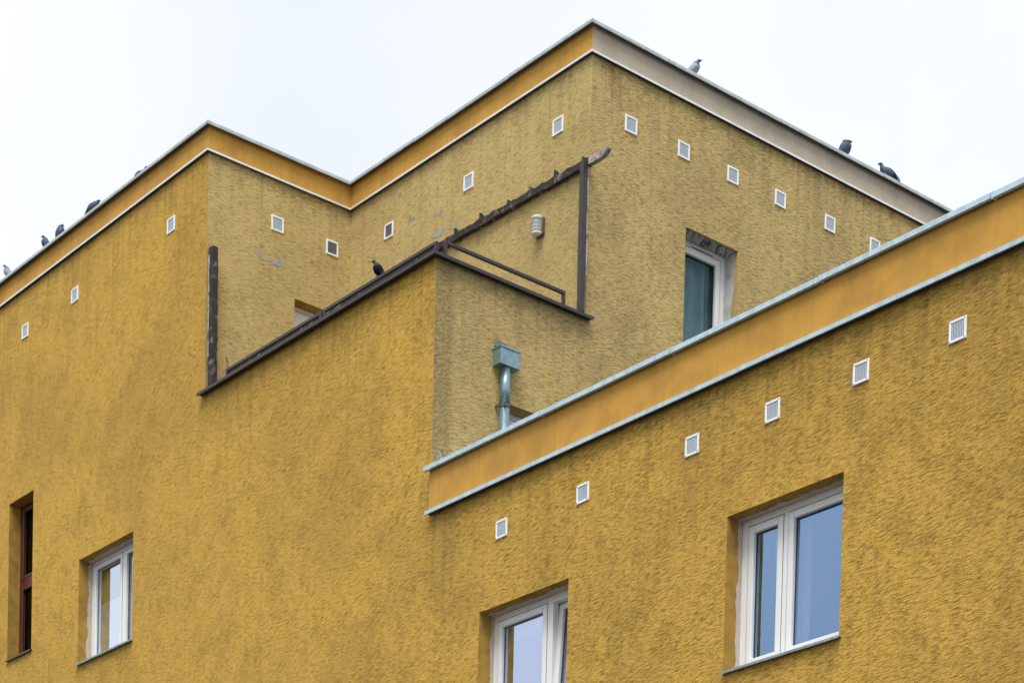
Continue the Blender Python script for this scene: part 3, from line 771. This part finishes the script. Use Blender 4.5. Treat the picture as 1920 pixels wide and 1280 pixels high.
# ------------------------------------------------------------------ low railing frames
def rail_frame(name, p0, p1, h, label, tube_=.019, legs=(0.0, 1.0), infill=False):
    t_ = thing(name, label, 'railing', p0, 'low railing frames around the terrace')
    p0, p1 = Vector(p0), Vector(p1); t = (p1 - p0).normalized(); s = Vector((t.y, -t.x, 0))
    def bar(a, b, up):
        mb = MB(); u = up; w = (b - a).normalized().cross(u).normalized()
        mb.loft([[c + w * (i * tube_) + u * (j * tube_) for i, j in ((-1, -1), (1, -1), (1, 1), (-1, 1))] for c in (a, b)])
        return mb
    Z = Vector((0, 0, 1))
    bar(p0 + Z * (h - tube_), p1 + Z * (h - tube_), Z).build('top_rail', M['brown'], t_, bevel=.003)
    if infill:
        mb = MB(); q = s * .006
        a_, b_ = p0 + t * .045, p1 - t * .045
        mb.box(a_ + q + Z * .03, b_ - q + Z * (h - 2 * tube_ - .012)); mb.build('infill_plate', M['wood'], t_)
    for k in legs:
        c = p0.lerp(p1, k)
        c = c + t * (tube_ if k == 0 else -tube_ if k == 1 else 0)
        bar(c, c + Z * (h - 2 * tube_ - .0005), s).build('leg', M['brown'], t_, bevel=.003)
    return t_
zc_ = ZL + .030
rail_frame('railing_frame', (-4.66, .07, zc_), (-2.435, .07, zc_), .20, 'low dark metal railing frame along the left half of the terrace front', infill=True)
rail_frame('railing_frame', (-2.38, .07, zc_), (-0.075, .07, zc_), .205, 'low dark metal railing frame along the right half of the terrace front', infill=True)
rail_frame('railing_frame', (-0.045, 0.145, zc_ + .002), (-0.045, 1.99, zc_ + .002), .225, 'low dark metal railing frame along the side edge of the terrace')
mb = MB(); mb.tube([(-4.60, .06, zc_ + .18), (-4.625, .06, zc_ + .28), (-4.66, .058, zc_ + .36)], [.012, .011, .006], 6)
tag(mb.build('bent_rod', M['wood']), 'short bent rusty rod sticking up at the left railing end', 'rod')

# ------------------------------------------------------------------ pigeons
def pmat(name, c, rough=0.6, spec=0.3, alt=None):
    return plain(name, c, alt or (c[0] * .6, c[1] * .6, c[2] * .6), rough, 30.0, 0.2, spec=spec, amount=.6, fine=120.0)
PM = {
 'blue': [pmat('feather_blue_grey', (.055, .10, .15)), pmat('neck_slate', (.022, .045, .065), .5, .4), pmat('wing_slate', (.06, .10, .15)), pmat('pigeon_leg', (.30, .08, .07)), pmat('pigeon_beak', (.06, .055, .05)), pmat('wing_bar', (.02, .025, .03))],
 'black': [pmat('feather_black', (.006, .008, .010), .7, .1), pmat('neck_black', (.006, .010, .016), .5, .3), pmat('wing_black', (.006, .008, .010), .7, .1)],
 'pale': [pmat('feather_pale_grey', (.27, .34, .38)), pmat('neck_blue', (.06, .11, .17), .4, .6), pmat('wing_pale', (.34, .40, .43))]}
for k in ('black', 'pale'): PM[k] += PM['blue'][3:]
def pigeon(loc, heading, pitch, tone, label, neck=1.0, headturn=0.0, scale=1.0, crouch=0.0, tailup=0.0, plump=1.0, squat=0.012):
    sp = [(-.175, .050 + tailup, .024, .005), (-.13, .062 + tailup * .6, .026, .007), (-.095, .078, .030, .018), (-.06, .092, .046, .038), (-.015, .106, .062, .054),
          (.030, .118, .064, .059), (.066, .132, .054, .053), (.088, .152, .040, .042)]
    nb = Vector((.088, 0, .152))
    body = [(Vector((x, 0, z)), w * (plump if i > 2 else 1), h * (plump if i > 2 else 1)) for i, (x, z, w, h) in enumerate(sp)]
    pv = Vector((-.01, 0, .085)); rot = Matrix.Rotation(-R(pitch), 3, 'Y')
    body = [(rot @ (c - pv) + pv - Vector((0, 0, squat)), w, h) for c, w, h in body]
    base = body[-1][0]; ht = Matrix.Rotation(R(headturn), 3, 'Z')
    hd = [((.012, .028), .030, .031), ((.018, .055), .023, .025), ((.026, .078), .0215, .024), ((.043, .086), .0195, .020), ((.060, .082), .011, .011), ((.066, .079), .006, .0055), ((.086, .072), .0018, .0015)]
    head = [(base + ht @ Vector((x, 0, z * neck)), w, h) for (x, z), w, h in hd]
    chain = body + head; n = 14; rings = []
    for i, (c, w, h) in enumerate(chain):
        t = (chain[min(i + 1, len(chain) - 1)][0] - chain[max(i - 1, 0)][0]).normalized()
        if i >= len(chain) - 4: t = (ht @ Vector((1, 0, .05))).normalized()
        s = Vector((0, 0, 1)).cross(t)
        s = s.normalized() if s.length > .05 else Vector((0, 1, 0))
        u = t.cross(s)
        rings.append([c + s * w * math.cos(2 * math.pi * j / n) + u * h * math.sin(2 * math.pi * j / n) for j in range(n)])
    nb_ = len(body)
    mb = MB()
    mb.loft(rings, lambda k: 2 if k < 2 else 0 if k < nb_ - 2 else 1 if k < nb_ + 4 else 4)
    # folded wings lying on the flanks
    for sd in (-1, 1):
        wr = []
        for i, (x, z, ww, hh) in enumerate(((.062, .122, .010, .022), (.035, .122, .016, .040), (-.01, .116, .018, .042), (-.055, .104, .016, .034), (-.10, .088, .011, .022), (-.145, .070, .006, .010), (-.168, .062, .002, .003))):
            yy = sd * (.050 * plump - .028 * (max(0, .02 - x) / .19) ** 1.3 + (.004 if i in (2, 3) else 0))
            c = Vector((x, yy, z))
            ring = [c + Vector((0, sd * ww * math.cos(a), hh * math.sin(a))) for a in [2 * math.pi * j / 10 for j in range(10)]]
            wr.append([rot @ (q - pv) + pv - Vector((0, 0, squat)) for q in ring])
        mb.loft(wr, lambda k: 5 if k in (3,) else 2)
    for sd in (-1, 1):
        hip = rot @ (Vector((.0, sd * .022, .072)) - pv) + pv - Vector((0, 0, squat * .7))
        ank = Vector((hip.x * .5 + .006, sd * .024, .008))
        mb.tube([hip, (hip + ank) / 2 + Vector((-.006, 0, 0)), ank], [.009, .0045, .004], 6, 3)
        for a in (-28, 0, 28, 180):
            dv = Vector((math.cos(R(a)), math.sin(R(a)), 0)) * (.030 if a != 180 else .016)
            mb.tube([ank, ank + dv * .6 + Vector((0, 0, -.003)), ank + dv + Vector((0, 0, -.006))], [.0038, .0032, .0018], 5, 3)
    for sd in (-1, 1):     # eyes
        c = head[2][0] + ht @ Vector((.014, sd * .0195, .006))
        mb.tube([c - Vector((0, sd * .003, 0)), c + Vector((0, sd * .002, 0))], [.0035, .002], 6, 3)
    lift = .001
    mb.v = [(v[0], v[1], v[2] + lift) for v in (Vector(v) for v in mb.v)]
    o = mb.build('pigeon', PM[tone], None, smooth=True)
    o.location = Vector(loc) - Vector((0, 0, crouch)); o.rotation_euler = (0, 0, R(heading)); o.scale = (scale,) * 3
    tag(o, label, 'pigeon', 'pigeons perched on the parapets')
    return o
zt = ZC + .044
pigeon((-10.90, -.008, zt), 225, 42, 'pale', 'pale blue-grey pigeon on the left roof edge, farthest left of all', .6, scale=.85, plump=1.15)
pigeon((-9.69, -.008, zt), 215, 48, 'blue', 'slate pigeon facing left on the left roof edge, left one of a close pair', .6, scale=.85, plump=1.2)
pigeon((-9.20, -.008, zt), 100, 52, 'blue', 'slate pigeon on the left roof edge, right one of a close pair', .5, scale=.83, plump=1.2)
pigeon((-8.28, .02, zt), 20, 14, 'blue', 'dark pigeon crouching lengthwise along the left roof edge, head to the right', .25, scale=.95, plump=1.15)
pigeon((-7.03, .07, zt - .003), 12, -4, 'blue', 'dark pigeon mostly hidden behind the left roof edge nearest the corner', .55, scale=.95)
pigeon((-1.25, .07, ZL + .030 + .207), 224, 36, 'black', 'black pigeon standing on the low terrace railing', .6, scale=.86, plump=1.15, squat=.038)
pigeon((-.015, 4.00, zt), 48, 34, 'pale', 'pale grey pigeon with dark blue head on the upper right roof edge', .35, scale=.95, plump=1.12, headturn=-25)
pigeon((-.025, 6.83, zt), 25, 46, 'blue', 'plump grey pigeon with tucked head on the right roof edge', .12, scale=1.05, plump=1.3, headturn=30, squat=-.005)
pigeon((-.02, 7.68, zt), 238, 10, 'blue', 'dark pigeon on the right roof edge with tail pointing right', .75, scale=1.02, plump=1.1)
